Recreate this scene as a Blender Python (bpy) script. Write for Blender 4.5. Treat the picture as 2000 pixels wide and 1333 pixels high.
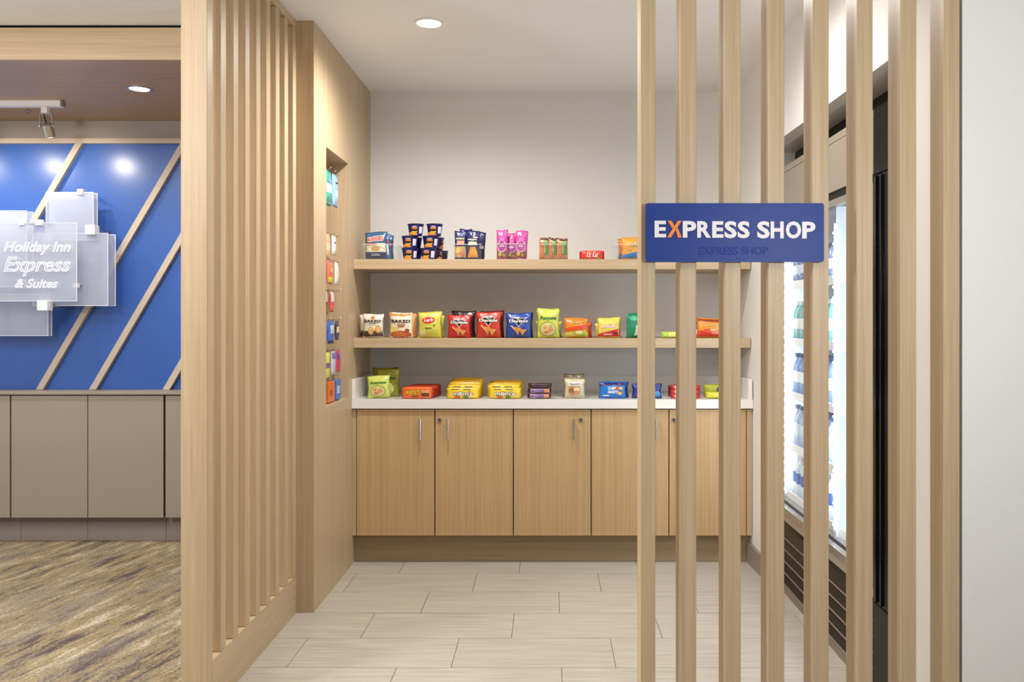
import bpy, bmesh, math, random
from mathutils import Vector, Matrix, noise
random.seed(7)
PI = math.pi
for o in list(bpy.data.objects): bpy.data.objects.remove(o)
sc = bpy.context.scene
COL = sc.collection
CAMH, F, VX, VY = 1.34, 1690.0, 1072.0, 620.0
CEIL = 2.685
# ------------------------------------------------------------ camera, world, exposure
cam = bpy.data.cameras.new('camera'); co = bpy.data.objects.new('camera', cam); COL.objects.link(co)
co.location = (0, 0, CAMH); co.rotation_euler = (PI/2, 0, 0)
cam.sensor_width = 36; cam.lens = F*36/2000
cam.shift_x = -(VX-1000)/2000; cam.shift_y = -(666.5-VY)/2000
sc.camera = co
w = bpy.data.worlds.new('world'); sc.world = w; w.use_nodes = True
bg = w.node_tree.nodes['Background']; bg.inputs[0].default_value = (0.93, 0.96, 1.0, 1); bg.inputs[1].default_value = 0.06
sc.view_settings.view_transform = 'Standard'; sc.view_settings.look = 'None'
sc.view_settings.exposure = 0.44; sc.view_settings.gamma = 1.0; sc.view_settings.use_curve_mapping = False
def lamp(kind, loc, energy, col=(1, .93, .84), size=.1, rot=(0, 0, 0), spot=150, blend=1.0, sy=None):
    l = bpy.data.lights.new(kind.lower()+'_lamp', kind); l.energy = energy; l.color = col
    if kind == 'AREA':
        l.size = size
        if sy: l.shape = 'RECTANGLE'; l.size_y = sy
        else: l.shape = 'DISK'
    else:
        l.shadow_soft_size = size
        if kind == 'SPOT': l.spot_size = math.radians(spot); l.spot_blend = blend
    o = bpy.data.objects.new(l.name, l); COL.objects.link(o); o.location = loc; o.rotation_euler = rot
    return o
WARM = (1, .975, .945)
# ceiling luminaires of the shop and of the lobby; the point lights are added fill
SHOP_LAMPS = [(-.547, 3.947), (.6, 3.35), (-.35, 2.5), (.2, 2.6)]
for (x, y), e in zip(SHOP_LAMPS, (68, 32, 6, 6)): lamp('SPOT', (x, y, CEIL-.03), e, WARM, .045, spot=170, blend=.8)
lamp('POINT', (1.0, 1.05, 1.6), 37, (.98, .99, 1), .12)   # added fill lights beside and behind the camera, not lamps of the place
lamp('POINT', (-2.3, 1.6, 2.2), 82, (.98, .985, 1), .12); lamp('AREA', (-2.8, 2.6, CEIL-.02), 40, (1, .97, .93), 1.2, sy=1.0)  # second added fill light at left; area light stands for lobby ceiling lighting
lamp('SPOT', (-2.12, 4.48, 2.50), 34, WARM, .045, spot=150)
lamp('SPOT', (-3.3, 4.48, 2.50), 34, WARM, .045, spot=150)

# ------------------------------------------------------------ materials
def lin(c): return tuple(((v/255)/12.92 if v/255 <= .04045 else ((v/255+.055)/1.055)**2.4) for v in c[:3])+(1,)
MC = {}
def new(name):
    m = bpy.data.materials.new(name); m.use_nodes = True
    nt = m.node_tree; return m, nt, nt.nodes['Principled BSDF']
def plain(c, rough=.5, metal=0, spec=.5, noise_amt=.018, sc_=60):
    k = ('p', tuple(c), rough, metal, spec)
    if k in MC: return MC[k]
    m, nt, b = new('paint_%d_%d_%d' % tuple(c[:3])); L = nt.links.new
    tc = nt.nodes.new('ShaderNodeTexCoord'); n = nt.nodes.new('ShaderNodeTexNoise'); n.inputs['Scale'].default_value = sc_
    L(tc.outputs['Object'], n.inputs['Vector'])
    mx = nt.nodes.new('ShaderNodeMix'); mx.data_type = 'RGBA'
    a = lin(c); mx.inputs[6].default_value = tuple(v*(1-noise_amt) for v in a[:3])+(1,); mx.inputs[7].default_value = tuple(min(1, v*(1+noise_amt)) for v in a[:3])+(1,)
    L(n.outputs[0], mx.inputs[0]); L(mx.outputs[2], b.inputs['Base Color'])
    b.inputs['Roughness'].default_value = rough; b.inputs['Metallic'].default_value = metal; b.inputs['Specular IOR Level'].default_value = spec
    MC[k] = m; return m
def film(c, rough=.33):
    k = ('f', tuple(c), rough)
    if k in MC: return MC[k]
    m = plain(c, rough, noise_amt=.05).copy(); nt = m.node_tree; b = nt.nodes['Principled BSDF']; L = nt.links.new; N = nt.nodes.new
    tc = N('ShaderNodeTexCoord'); n = N('ShaderNodeTexNoise'); n.inputs['Scale'].default_value = 34; n.inputs['Detail'].default_value = 3; n.inputs['Distortion'].default_value = 1.2
    oi = N('ShaderNodeObjectInfo'); ad = N('ShaderNodeVectorMath'); L(tc.outputs['Object'], ad.inputs[0]); L(oi.outputs['Location'], ad.inputs[1]); L(ad.outputs[0], n.inputs['Vector'])
    bp = N('ShaderNodeBump'); bp.inputs['Strength'].default_value = .55; bp.inputs['Distance'].default_value = .006; L(n.outputs[0], bp.inputs['Height']); L(bp.outputs[0], b.inputs['Normal'])
    b.inputs['Roughness'].default_value = .3; b.inputs['Coat Weight'].default_value = .35; b.inputs['Coat Roughness'].default_value = .15
    MC[k] = m; return m
def emit(c, s, name='glow'):
    m, nt, b = new(name); b.inputs['Emission Color'].default_value = lin(c); b.inputs['Emission Strength'].default_value = s
    b.inputs['Base Color'].default_value = lin(c); return m
def wood(axis='z', c0=(198, 174, 140), c1=(180, 155, 121), rough=.45):
    k = ('w', axis, c0)
    if k in MC: return MC[k]
    m, nt, b = new('wood_laminate_'+axis); L = nt.links.new; N = nt.nodes.new
    tc = N('ShaderNodeTexCoord'); mp = N('ShaderNodeMapping')
    def grain(hi, lo, det):
        mp = N('ShaderNodeMapping'); s = {'x': (lo, hi, hi), 'y': (hi, lo, hi), 'z': (hi, hi, lo)}[axis]
        mp.inputs['Scale'].default_value = s; L(tc.outputs['Object'], mp.inputs[0])
        n = N('ShaderNodeTexNoise'); n.inputs['Scale'].default_value = 1; n.inputs['Detail'].default_value = det; n.inputs['Roughness'].default_value = .6
        L(mp.outputs[0], n.inputs['Vector']); return n
    a = grain(260, 3, 3); c = grain(60, .5, 2)
    ad = N('ShaderNodeMath'); ad.operation = 'MULTIPLY_ADD'; ad.inputs[1].default_value = .45
    L(c.outputs[0], ad.inputs[0]); 
    m2 = N('ShaderNodeMath'); m2.operation = 'MULTIPLY'; m2.inputs[1].default_value = .55; L(a.outputs[0], m2.inputs[0]); L(m2.outputs[0], ad.inputs[2])
    r = N('ShaderNodeValToRGB'); r.color_ramp.elements[0].position = .38; r.color_ramp.elements[1].position = .62
    r.color_ramp.elements[0].color = lin(c1); r.color_ramp.elements[1].color = lin(c0)
    L(ad.outputs[0], r.inputs[0]); L(r.outputs[0], b.inputs['Base Color'])
    bp = N('ShaderNodeBump'); bp.inputs['Strength'].default_value = .12; bp.inputs['Distance'].default_value = .001; L(a.outputs[0], bp.inputs['Height']); L(bp.outputs[0], b.inputs['Normal'])
    b.inputs['Roughness'].default_value = rough
    MC[k] = m; return m
def clear_mat(tint=(235, 240, 240), fac=.12, rough=.05, name='clear_plastic', ior=1.2):
    k = ('c', tint, fac, rough)
    if k in MC: return MC[k]
    m = bpy.data.materials.new(name); m.use_nodes = True; nt = m.node_tree; nt.nodes.clear(); N = nt.nodes.new; L = nt.links.new
    out = N('ShaderNodeOutputMaterial'); tr = N('ShaderNodeBsdfTransparent'); tr.inputs[0].default_value = (.97, .98, .98, 1)
    pb = N('ShaderNodeBsdfPrincipled'); pb.inputs['Base Color'].default_value = lin(tint); pb.inputs['Roughness'].default_value = rough
    fr = N('ShaderNodeFresnel'); fr.inputs[0].default_value = ior
    ad = N('ShaderNodeMath'); ad.operation = 'ADD'; ad.inputs[1].default_value = fac; ad.use_clamp = True
    mx = N('ShaderNodeMixShader'); gm = N('ShaderNodeNewGeometry'); iv = N('ShaderNodeMath'); iv.operation = 'SUBTRACT'; iv.inputs[0].default_value = 1; L(gm.outputs['Backfacing'], iv.inputs[1]); fm = N('ShaderNodeMath'); fm.operation = 'MULTIPLY'; L(fr.outputs[0], fm.inputs[0]); L(iv.outputs[0], fm.inputs[1]); L(fm.outputs[0], ad.inputs[0]); L(ad.outputs[0], mx.inputs[0]); L(tr.outputs[0], mx.inputs[1]); L(pb.outputs[0], mx.inputs[2]); L(mx.outputs[0], out.inputs[0])
    MC[k] = m; return m
def tile_mat():
    m, nt, b = new('striated_tile'); L = nt.links.new; N = nt.nodes.new
    tc = N('ShaderNodeTexCoord'); mp = N('ShaderNodeMapping'); mp.inputs['Scale'].default_value = (3.5, 130, 1)
    oi = N('ShaderNodeObjectInfo'); ml = N('ShaderNodeVectorMath'); ml.operation = 'SCALE'; ml.inputs['Scale'].default_value = 40
    cb = N('ShaderNodeCombineXYZ'); L(oi.outputs['Random'], cb.inputs[0]); L(oi.outputs['Random'], cb.inputs[2]); L(cb.outputs[0], ml.inputs[0])
    ad = N('ShaderNodeVectorMath'); L(tc.outputs['Object'], mp.inputs[0]); L(mp.outputs[0], ad.inputs[0]); L(ml.outputs[0], ad.inputs[1])
    n = N('ShaderNodeTexNoise'); n.inputs['Scale'].default_value = 1; n.inputs['Detail'].default_value = 4; L(ad.outputs[0], n.inputs['Vector'])
    r = N('ShaderNodeValToRGB'); r.color_ramp.elements[0].position = .3; r.color_ramp.elements[1].position = .6
    r.color_ramp.elements[0].color = lin((172, 163, 149)); r.color_ramp.elements[1].color = lin((196, 188, 174))
    L(n.outputs[0], r.inputs[0]); L(r.outputs[0], b.inputs['Base Color']); b.inputs['Roughness'].default_value = .38
    return m
def carpet_mat():
    m, nt, b = new('streaked_carpet'); L = nt.links.new; N = nt.nodes.new
    tc = N('ShaderNodeTexCoord')
    def st(across, along, det, off=0):
        mr = N('ShaderNodeMapping'); mr.inputs['Rotation'].default_value = (0, 0, math.radians(13)); L(tc.outputs['Object'], mr.inputs[0])
        mp = N('ShaderNodeMapping'); mp.inputs['Scale'].default_value = (across, along, 1); mp.inputs['Location'].default_value = (off, off, 0); L(mr.outputs[0], mp.inputs[0])
        n = N('ShaderNodeTexNoise'); n.inputs['Scale'].default_value = 1; n.inputs['Detail'].default_value = det; n.inputs['Roughness'].default_value = .65; L(mp.outputs[0], n.inputs['Vector']); return n
    a = st(13, 1.9, 5); c = st(60, 9, 6, 5.3); g = st(230, 60, 3, 9)
    def mad(x, k, y=None):
        m_ = N('ShaderNodeMath'); m_.operation = 'MULTIPLY_ADD'; m_.inputs[1].default_value = k; L(x, m_.inputs[0])
        if y is None: m_.inputs[2].default_value = 0
        else: L(y, m_.inputs[2])
        return m_.outputs[0]
    v = mad(a.outputs[0], .50, mad(c.outputs[0], .32, mad(g.outputs[0], .18)))
    r = N('ShaderNodeValToRGB'); e = r.color_ramp.elements
    e[0].position = .425; e[0].color = lin((94, 83, 80)); e[1].position = .585; e[1].color = lin((190, 178, 156))
    for p_, c_ in ((.455, (118, 104, 90)), (.475, (142, 127, 102)), (.53, (152, 134, 100)), (.548, (170, 154, 126))):
        x = e.new(p_); x.color = lin(c_)
    L(v, r.inputs[0])
    a2 = st(7, 1.1, 3, 21); r2 = N('ShaderNodeValToRGB'); r2.color_ramp.elements[0].position = .45; r2.color_ramp.elements[1].position = .6; L(a2.outputs[0], r2.inputs[0])
    mx = N('ShaderNodeMix'); mx.data_type = 'RGBA'; m2 = N('ShaderNodeMath'); m2.operation = 'MULTIPLY'; m2.inputs[1].default_value = .35; L(r2.outputs[0], m2.inputs[0]); L(m2.outputs[0], mx.inputs[0]); L(r.outputs[0], mx.inputs[6]); mx.inputs[7].default_value = lin((150, 140, 132))
    mx2 = N('ShaderNodeMix'); mx2.data_type = 'RGBA'; mx2.blend_type = 'MULTIPLY'; mx2.inputs[0].default_value = .55
    r4 = N('ShaderNodeValToRGB'); r4.color_ramp.elements[0].position = .38; r4.color_ramp.elements[1].position = .56; r4.color_ramp.elements[0].color = (.4, .38, .38, 1); L(g.outputs[0], r4.inputs[0])
    L(mx.outputs[2], mx2.inputs[6]); L(r4.outputs[0], mx2.inputs[7]); L(mx2.outputs[2], b.inputs['Base Color'])
    b.inputs['Roughness'].default_value = .95; b.inputs['Specular IOR Level'].default_value = .1
    bp = N('ShaderNodeBump'); bp.inputs['Strength'].default_value = .5; bp.inputs['Distance'].default_value = .004; L(g.outputs[0], bp.inputs['Height']); L(bp.outputs[0], b.inputs['Normal'])
    return m
def frosted_mat():
    m = bpy.data.materials.new('frosted_acrylic'); m.use_nodes = True; nt = m.node_tree; nt.nodes.clear(); N = nt.nodes.new; L = nt.links.new
    out = N('ShaderNodeOutputMaterial'); tr = N('ShaderNodeBsdfTransparent'); tr.inputs[0].default_value = (.96, .97, 1, 1)
    d = N('ShaderNodeBsdfTranslucent'); d.inputs[0].default_value = (.66, .69, .78, 1); p = N('ShaderNodeBsdfPrincipled'); p.inputs['Base Color'].default_value = (.72, .75, .83, 1); p.inputs['Roughness'].default_value = .3
    m1 = N('ShaderNodeMixShader'); m1.inputs[0].default_value = .45; L(p.outputs[0], m1.inputs[1]); L(d.outputs[0], m1.inputs[2])
    mx = N('ShaderNodeMixShader'); mx.inputs[0].default_value = .39; L(tr.outputs[0], mx.inputs[1]); L(m1.outputs[0], mx.inputs[2]); L(mx.outputs[0], out.inputs[0]); return m
WZ, WX, WY = wood('z'), wood('x'), wood('y')
WDOOR = wood('z', (202, 168, 122), (186, 152, 107))
WHITE = plain((228, 226, 223), .6); WALLW = plain((230, 229, 227), .7); CEILM = plain((238, 237, 236), .8)
QUARTZ = plain((238, 234, 228), .15); TAUPE = plain((148, 137, 124), .4); GREYB = plain((140, 128, 122), .5)
CHROME = plain((205, 205, 205), .22, 1); STEEL = plain((190, 190, 192), .3, 1); BLACK = plain((6, 6, 7), .3, spec=.12); DGREY = plain((78, 70, 64), .4)
WHITEP = plain((240, 240, 240), .4); FROST = frosted_mat(); CLEAR = clear_mat(fac=.02); TILE = tile_mat()
EDGE = plain((245, 247, 255), .3)

# ------------------------------------------------------------ mesh helpers (all in world coordinates; a part is shifted to its root)
def B(): return bmesh.new()
def box(bm, x0, x1, y0, y1, z0, z1):
    return prism(bm, [(x0, y0), (x1, y0), (x1, y1), (x0, y1)], z0, z1)
def prism(bm, pts, z0, z1, M=None):
    n = len(pts)
    lo = [bm.verts.new((p[0], p[1], z0)) for p in pts]; hi = [bm.verts.new((p[0], p[1], z1)) for p in pts]
    bm.faces.new(lo[::-1]); bm.faces.new(hi)
    for i in range(n): bm.faces.new((lo[i], lo[(i+1) % n], hi[(i+1) % n], hi[i]))
    return lo+hi
def xz_prism(bm, pts, y0, y1):      # outline in x,z extruded in y
    vs = prism(bm, pts, y0, y1)
    for v in vs: v.co = Vector((v.co.x, v.co.z, v.co.y))
    return vs
def bev(bm, r=.002, seg=2):
    bmesh.ops.recalc_face_normals(bm, faces=bm.faces)
    bmesh.ops.bevel(bm, geom=list(bm.edges), offset=r, segments=seg, profile=.5, affect='EDGES'); return bm
def tube(bm, pts, r, n=8, cap=True):
    rings = []
    pts = [Vector(p) for p in pts]
    for i, p in enumerate(pts):
        d = (pts[min(i+1, len(pts)-1)]-pts[max(i-1, 0)]).normalized()
        a = d.orthogonal().normalized() if i == 0 else (a-d*a.dot(d)).normalized()
        b = d.cross(a); rr = r[i] if isinstance(r, (list, tuple)) else r
        rings.append([bm.verts.new(p+(a*math.cos(t)+b*math.sin(t))*rr) for t in [2*PI*k/n for k in range(n)]])
    for i in range(len(rings)-1):
        for k in range(n): bm.faces.new((rings[i][k], rings[i][(k+1) % n], rings[i+1][(k+1) % n], rings[i+1][k]))
    if cap: bm.faces.new(rings[0][::-1]); bm.faces.new(rings[-1])
def lathe(bm, prof, cx=0, cy=0, n=24, cap=True):
    rings = [[bm.verts.new((cx+r*math.cos(2*PI*k/n), cy+r*math.sin(2*PI*k/n), z)) for k in range(n)] for r, z in prof]
    for i in range(len(rings)-1):
        for k in range(n): bm.faces.new((rings[i][k], rings[i][(k+1) % n], rings[i+1][(k+1) % n], rings[i+1][k]))
    if cap: bm.faces.new(rings[0][::-1]); bm.faces.new(rings[-1])
def obj(name, bm, mat, parent=None, loc=None, smooth=False, local=False, normals=True):
    if normals: bmesh.ops.recalc_face_normals(bm, faces=bm.faces)
    me = bpy.data.meshes.new(name)
    off = Vector((0, 0, 0))
    if not local:
        if parent is not None: off = Vector(parent['base'])
        elif loc is not None: off = Vector(loc)
        else:
            xs = [v.co for v in bm.verts]; off = Vector(((min(p.x for p in xs)+max(p.x for p in xs))/2, (min(p.y for p in xs)+max(p.y for p in xs))/2, min(p.z for p in xs)))
        for v in bm.verts: v.co -= off
    bm.to_mesh(me); bm.free()
    if smooth:
        for p in me.polygons: p.use_smooth = True
    me.materials.append(mat)
    o = bpy.data.objects.new(name, me); COL.objects.link(o)
    if parent is not None: o.parent = parent; o['base'] = parent['base']
    else:
        o.location = off if not local else (loc or (0, 0, 0)); o['base'] = tuple(o.location)
    return o
def tag(o, label, cat, group=None):
    o['label'] = label; o['category'] = cat
    if group: o['group'] = group
    return o
def thing(name, label, cat, loc=(0, 0, 0), group=None, rot=(0, 0, 0)):
    o = bpy.data.objects.new(name, None); COL.objects.link(o); o.empty_display_size = .05
    o.location = loc; o.rotation_euler = rot; o['base'] = tuple(loc); return tag(o, label, cat, group)
def struct(name, bm, mat, **k):
    o = obj(name, bm, mat, loc=k.pop('loc', (0, 0, 0)), **k); o['kind'] = 'structure'; return o
def sub(name, bm, mat, parent, **k): return obj(name, bm, mat, parent, **k)
def at(px, py, Y): return Vector(((px-VX)*Y/F, Y, CAMH+(VY-py)*Y/F))
def copy_tree(o, parent=None):
    c = o.copy(); COL.objects.link(c); c.parent = parent
    for ch in o.children: copy_tree(ch, c)
    return c
TXT = {}
def text_mesh(s, shear=0, bold=0, outline=False):
    k = (s, shear, bold, outline)
    if k not in TXT:
        cu = bpy.data.curves.new('t', 'FONT'); cu.body = s; cu.shear = shear; cu.offset = bold; cu.resolution_u = 3
        if outline: cu.fill_mode = 'NONE'; cu.bevel_depth = .02; cu.bevel_resolution = 0
        o = bpy.data.objects.new('t', cu); COL.objects.link(o); dg = bpy.context.evaluated_depsgraph_get()
        me = bpy.data.meshes.new_from_object(o.evaluated_get(dg))
        vs = [tuple(v.co) for v in me.vertices]; fs = [tuple(p.vertices) for p in me.polygons]
        bpy.data.objects.remove(o); bpy.data.curves.remove(cu); bpy.data.meshes.remove(me)
        x0 = min(v[0] for v in vs); x1 = max(v[0] for v in vs); y0 = min(v[1] for v in vs); y1 = max(v[1] for v in vs)
        TXT[k] = ([((v[0]-x0)/(x1-x0), (v[1]-y0)/(y1-y0), v[2]) for v in vs], fs)
    return TXT[k]

# ------------------------------------------------------------ room shell
YB = 5.165
def XR(y): return 1.096+(YB-y)*.0144
bm = B(); box(bm, -4.6, 3.4, -1.5, 5.6, -.15, -.006); floor = struct('floor', bm, plain((150, 140, 126), .6))
# tiles laid in the floor
cyc = [-.156, .256, .0485]
row = 0; y1 = 4.826; rows = []
yy = 4.826+.304
while yy > 1.0:
    rows.append((yy-.304, yy, row)); yy -= .304; row += 1
g = .0013
for y0, y1, k in rows:
    x = cyc[(k-1) % 3] - 8*.63
    top = min(y1, YB-.42) if k == 0 else y1
    while x < 2.1:
        a, b = max(x, -1.235), min(x+.63, 2.05)
        if b-a > .01:
            bm = B(); box(bm, a+g, b-g, y0+g, min(y1, YB)-g, -.008, 0)
            o = sub('tile', bm, TILE, floor); 
        x += .63
# keep grout line of the 3-cycle exactly as laid: rows counted from the cabinets towards the camera
bm = B(); box(bm, -4.6, -1.237, .5, 5.3, -.005, .003); struct('floor_lobby', bm, carpet_mat())
bm = B(); box(bm, -4.6, 3.4, -1.2, 5.6, CEIL, CEIL+.12); struct('ceiling', bm, CEILM)
bm = B(); box(bm, -1.3, 2.2, YB, YB+.15, 0, CEIL); struct('wall_back', bm, WALLW)
# right wall: far pier, header over the cooler recess, near pier
bm = B(); prism(bm, [(XR(YB), YB), (XR(4.485), 4.485), (2.2, 4.485), (2.2, YB)], 0, CEIL)
prism(bm, [(XR(4.485), 4.485), (XR(2.8), 2.8), (2.2, 2.8), (2.2, 4.485)], 2.195, CEIL)
struct('wall_right', bm, WHITE)
bm = B(); box(bm, 1.171, 3.4, 2.45, 2.8, 0, CEIL); struct('wall_front', bm, WHITE)
bm = B(); box(bm, 2.0, 2.2, 2.8, 4.485, 0, 2.195); struct('wall_recess', bm, DGREY)
bm = B(); prism(bm, [(XR(YB)-.014, YB-.44), (XR(4.485)-.014, 4.471), (XR(4.485)+.02, 4.471), (XR(4.485)+.02, 4.4845), (XR(4.485)-.0005, 4.4845), (XR(4.7)-.0005, YB-.44)], 0, .11)
struct('baseboard_right', bm, plain((142, 130, 122), .5))
# left wooden wall with a tall merchandising niche
WXF, WY0, NY0, NY1, NZ0, NZ1 = -1.065, 3.921, 4.138, 4.591, .91, 2.155
bm = B()
box(bm, -1.30, WXF, WY0, NY0, 0, CEIL); box(bm, -1.30, WXF, NY1, YB, 0, CEIL)
box(bm, -1.30, WXF, NY0, NY1, NZ1, CEIL); box(bm, -1.30, WXF, NY0, NY1, 0, NZ0); box(bm, -1.30, -1.235, NY0, NY1, NZ0, NZ1)
struct('wall_left', bm, WZ)
# lobby shell
LB = 5.22
bm = B(); box(bm, -4.6, -1.3, LB, LB+.1, 0, CEIL); struct('wall_lobby', bm, plain((160, 150, 140), .6))
bm = B(); box(bm, -4.7, -4.6, .5, LB+.1, 0, CEIL); struct('wall_lobby_left', bm, WALLW)
bm = B(); box(bm, -4.6, -1.3, 3.98, 4.0, 2.525, CEIL-.012); struct('trim_1', bm, WX)
bm = B(); box(bm, -4.6, -1.3, 4.0, LB, 2.525, 2.54); struct('trim_2', bm, wood('x', (190, 160, 126), (170, 140, 106), .42))
bm = B(); box(bm, -4.6, -1.3, 3.985, 4.0, CEIL-.012, CEIL); struct('shadow_gap_strip', bm, BLACK)  # black strip painting the shadow gap between fascia and ceiling

# ------------------------------------------------------------ slatted screens
t = thing('slat_screen', 'oak slatted screen standing edge-on at left of the shop, joined to the wooden wall', 'screen', (-1.19, 3.4, 0))
XA, XB_, Y0 = -1.232, -1.144, 2.896
for i in range(9):
    y = Y0+i*.1218; bm = B(); box(bm, XA, XB_, y, y+(.048 if i < 8 else .05), .172 if i else .001, 2.646 if i else CEIL-.001); obj('slat', bev(bm, .0015, 1), WZ, t)
bm = B(); box(bm, XA, XB_, Y0+.0485, WY0-.001, .001, .171); obj('bottom_rail', bm, WY, t)
bm = B(); box(bm, XA, XB_, Y0+.0485, WY0-.001, 2.647, CEIL-.001); obj('top_rail', bm, WY, t)
t = thing('slat_partition', 'row of eight floor-to-ceiling oak slats carrying the blue sign at right', 'partition', (.75, 2.5, 0))
for k, fr in enumerate([1280, 1360, 1447, 1532, 1619, 1705, 1790, 1875]):
    x1 = (fr-VX)/690; wd = .0455 if k else .042
    bm = B(); box(bm, x1-wd, x1, 2.45, 2.54, .001, CEIL-.001); obj('slat', bev(bm, .0015, 1), WZ, t)

# ------------------------------------------------------------ sign
def put_text(name, s, mat, parent, xl, xr, zb, zt, yfront, depth, shear=0, bold=0):
    vs, fs = text_mesh(s, shear, bold); bm = B()
    f = [bm.verts.new((xl+a*(xr-xl), yfront, zb+b*(zt-zb))) for a, b, _ in vs]
    fa = [bm.faces.new([f[i] for i in q]) for q in fs if len(set(q)) > 2]
    if depth:
        e = bmesh.ops.extrude_face_region(bm, geom=fa)
        for v in e['geom']:
            if isinstance(v, bmesh.types.BMVert): v.co.y += depth
    return obj(name, bm, mat, parent)
SB = (26, 55, 132)
SY = 2.43; a = at(1261.5, 512, SY); b = at(1609.5, 397, SY)
t = thing('shop_sign', 'blue rectangular shop sign with raised white capitals fixed across the slats', 'sign', ((a.x+b.x)/2, SY, a.z))
bm = B(); r = .007; pts = []
for cx, cz, a0 in ((b.x-r, a.z+r, -90), (b.x-r, b.z-r, 0), (a.x+r, b.z-r, 90), (a.x+r, a.z+r, 180)):
    for q in range(5): an = math.radians(a0+q*22.5); pts.append((cx+r*math.cos(an), cz+r*math.sin(an)))
xz_prism(bm, pts, SY, SY+.012); obj('plate', bm, plain(SB, .45, spec=.25), t)
for p in ((.08, .5), (.5, .8), (.92, .5)):
    px = a.x+(b.x-a.x)*p[0]; pz = a.z+(b.z-a.z)*p[1]
    bm = B(); tube(bm, [(px, SY+.012, pz), (px, 2.45, pz)], .008); obj('spacer', bm, STEEL, t)
def sx(c): return at(1240+c/5, 0, SY).x
def sz(c): return at(0, 380+c/5, SY).z
for ch, c0, c1, up, dn in [('E', 192, 303, 258, 421), ('P', 466, 598, 261, 423), ('R', 607, 741, 262, 424), ('E', 753, 862, 263, 425), ('S', 873, 992, 262, 429), ('S', 1000, 1119, 263, 430), ('S', 1192, 1314, 263, 431), ('H', 1323, 1450, 266, 430), ('O', 1470, 1620, 264, 433), ('P', 1630, 1760, 268, 432)]:
    o = put_text('letter', ch, plain((232, 228, 228), .5), t, sx(c0), sx(c1), sz(dn), sz(up), SY-.004, .0038, bold=.036)
OR = plain((238, 130, 38), .5)
bm = B(); xz_prism(bm, [(sx(312), sz(421)), (sx(350), sz(421)), (sx(455), sz(259)), (sx(418), sz(259))], SY-.004, SY-.0002)
xz_prism(bm, [(sx(316), sz(259)), (sx(356), sz(259)), (sx(384), sz(306)), (sx(366), sz(335))], SY-.004, SY-.0002)
xz_prism(bm, [(sx(395), sz(345)), (sx(412), sz(320)), (sx(457), sz(423)), (sx(418), sz(423))], SY-.004, SY-.0002)
o = obj('letter', bm, OR, t); o['label'] = 'orange letter X with a cut in one stroke'
put_text('tactile_lettering', 'EXPRESS SHOP', plain((20, 52, 142), .5, spec=.2), t, sx(625), sx(1300), sz(590), sz(512), SY-.0015, .0013, bold=.01)
bm = B()
for i in range(15):
    for j in range(3):
        if (i*7+j*5) % 3: c = Vector((sx(835+i*20), SY, sz(610+j*11))); bmesh.ops.create_icosphere(bm, subdivisions=1, radius=.0009, matrix=Matrix.Translation(c))
o = obj('braille', bm, plain((30, 70, 160), .4), t); o['kind'] = 'stuff'

# ------------------------------------------------------------ shelves, worktop, base cabinets
def shelf(label, z0, z1):
    bm = B(); box(bm, WXF+.001, XR(4.71)-.004, 4.71, YB-.001, z0, z1); return tag(obj('wall_shelf', bev(bm, .001, 1), WX), label, 'shelf')
Z1S, Z2S, ZC = 1.6563, 1.2257, .8957
shelf('upper long oak shelf across the back wall holding pasta cups and clear bins', 1.602, Z1S)
shelf('lower long oak shelf across the back wall holding a row of crisp bags', 1.1735, Z2S)
t = thing('worktop', 'white quartz worktop with low upstands on the oak base cabinets', 'worktop', (0, 4.9, .846))
XRc = XR(4.663)-.002
bm = B(); box(bm, WXF+.001, XRc, 4.663, YB-.001, .8465, ZC); obj('slab', bev(bm, .001, 1), QUARTZ, t)
bm = B(); box(bm, WXF+.023, XRc-.027, YB-.02, YB-.001, ZC+.0005, .99); obj('backsplash', bm, QUARTZ, t)
for xa, xb in ((WXF+.001, WXF+.022), (XRc-.026, XRc-.004)):
    bm = B(); box(bm, xa, xb, 4.664, YB-.001, ZC+.0005, 1.005); obj('side_splash', bev(bm, .001, 1), QUARTZ, t)
DY = 4.68; SC = F/DY
def dx(px): return (px-VX)/SC
doors = [(697, 848), (850.5, 1001.5), (1003.5, 1153.5), (1155.5, 1305.5), (1307.5, 1457.5)]
hand = [(821, None), (875, 858.5), (1120.5, 1134), (1281, None), (1331, 1315.5)]
units = [((0, 1), 'two-door oak base cabinet at the left end under the white worktop'), ((2,), 'single-door oak base cabinet in the middle under the white worktop'), ((3, 4), 'two-door oak base cabinet at the right end behind the slats')]
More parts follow.
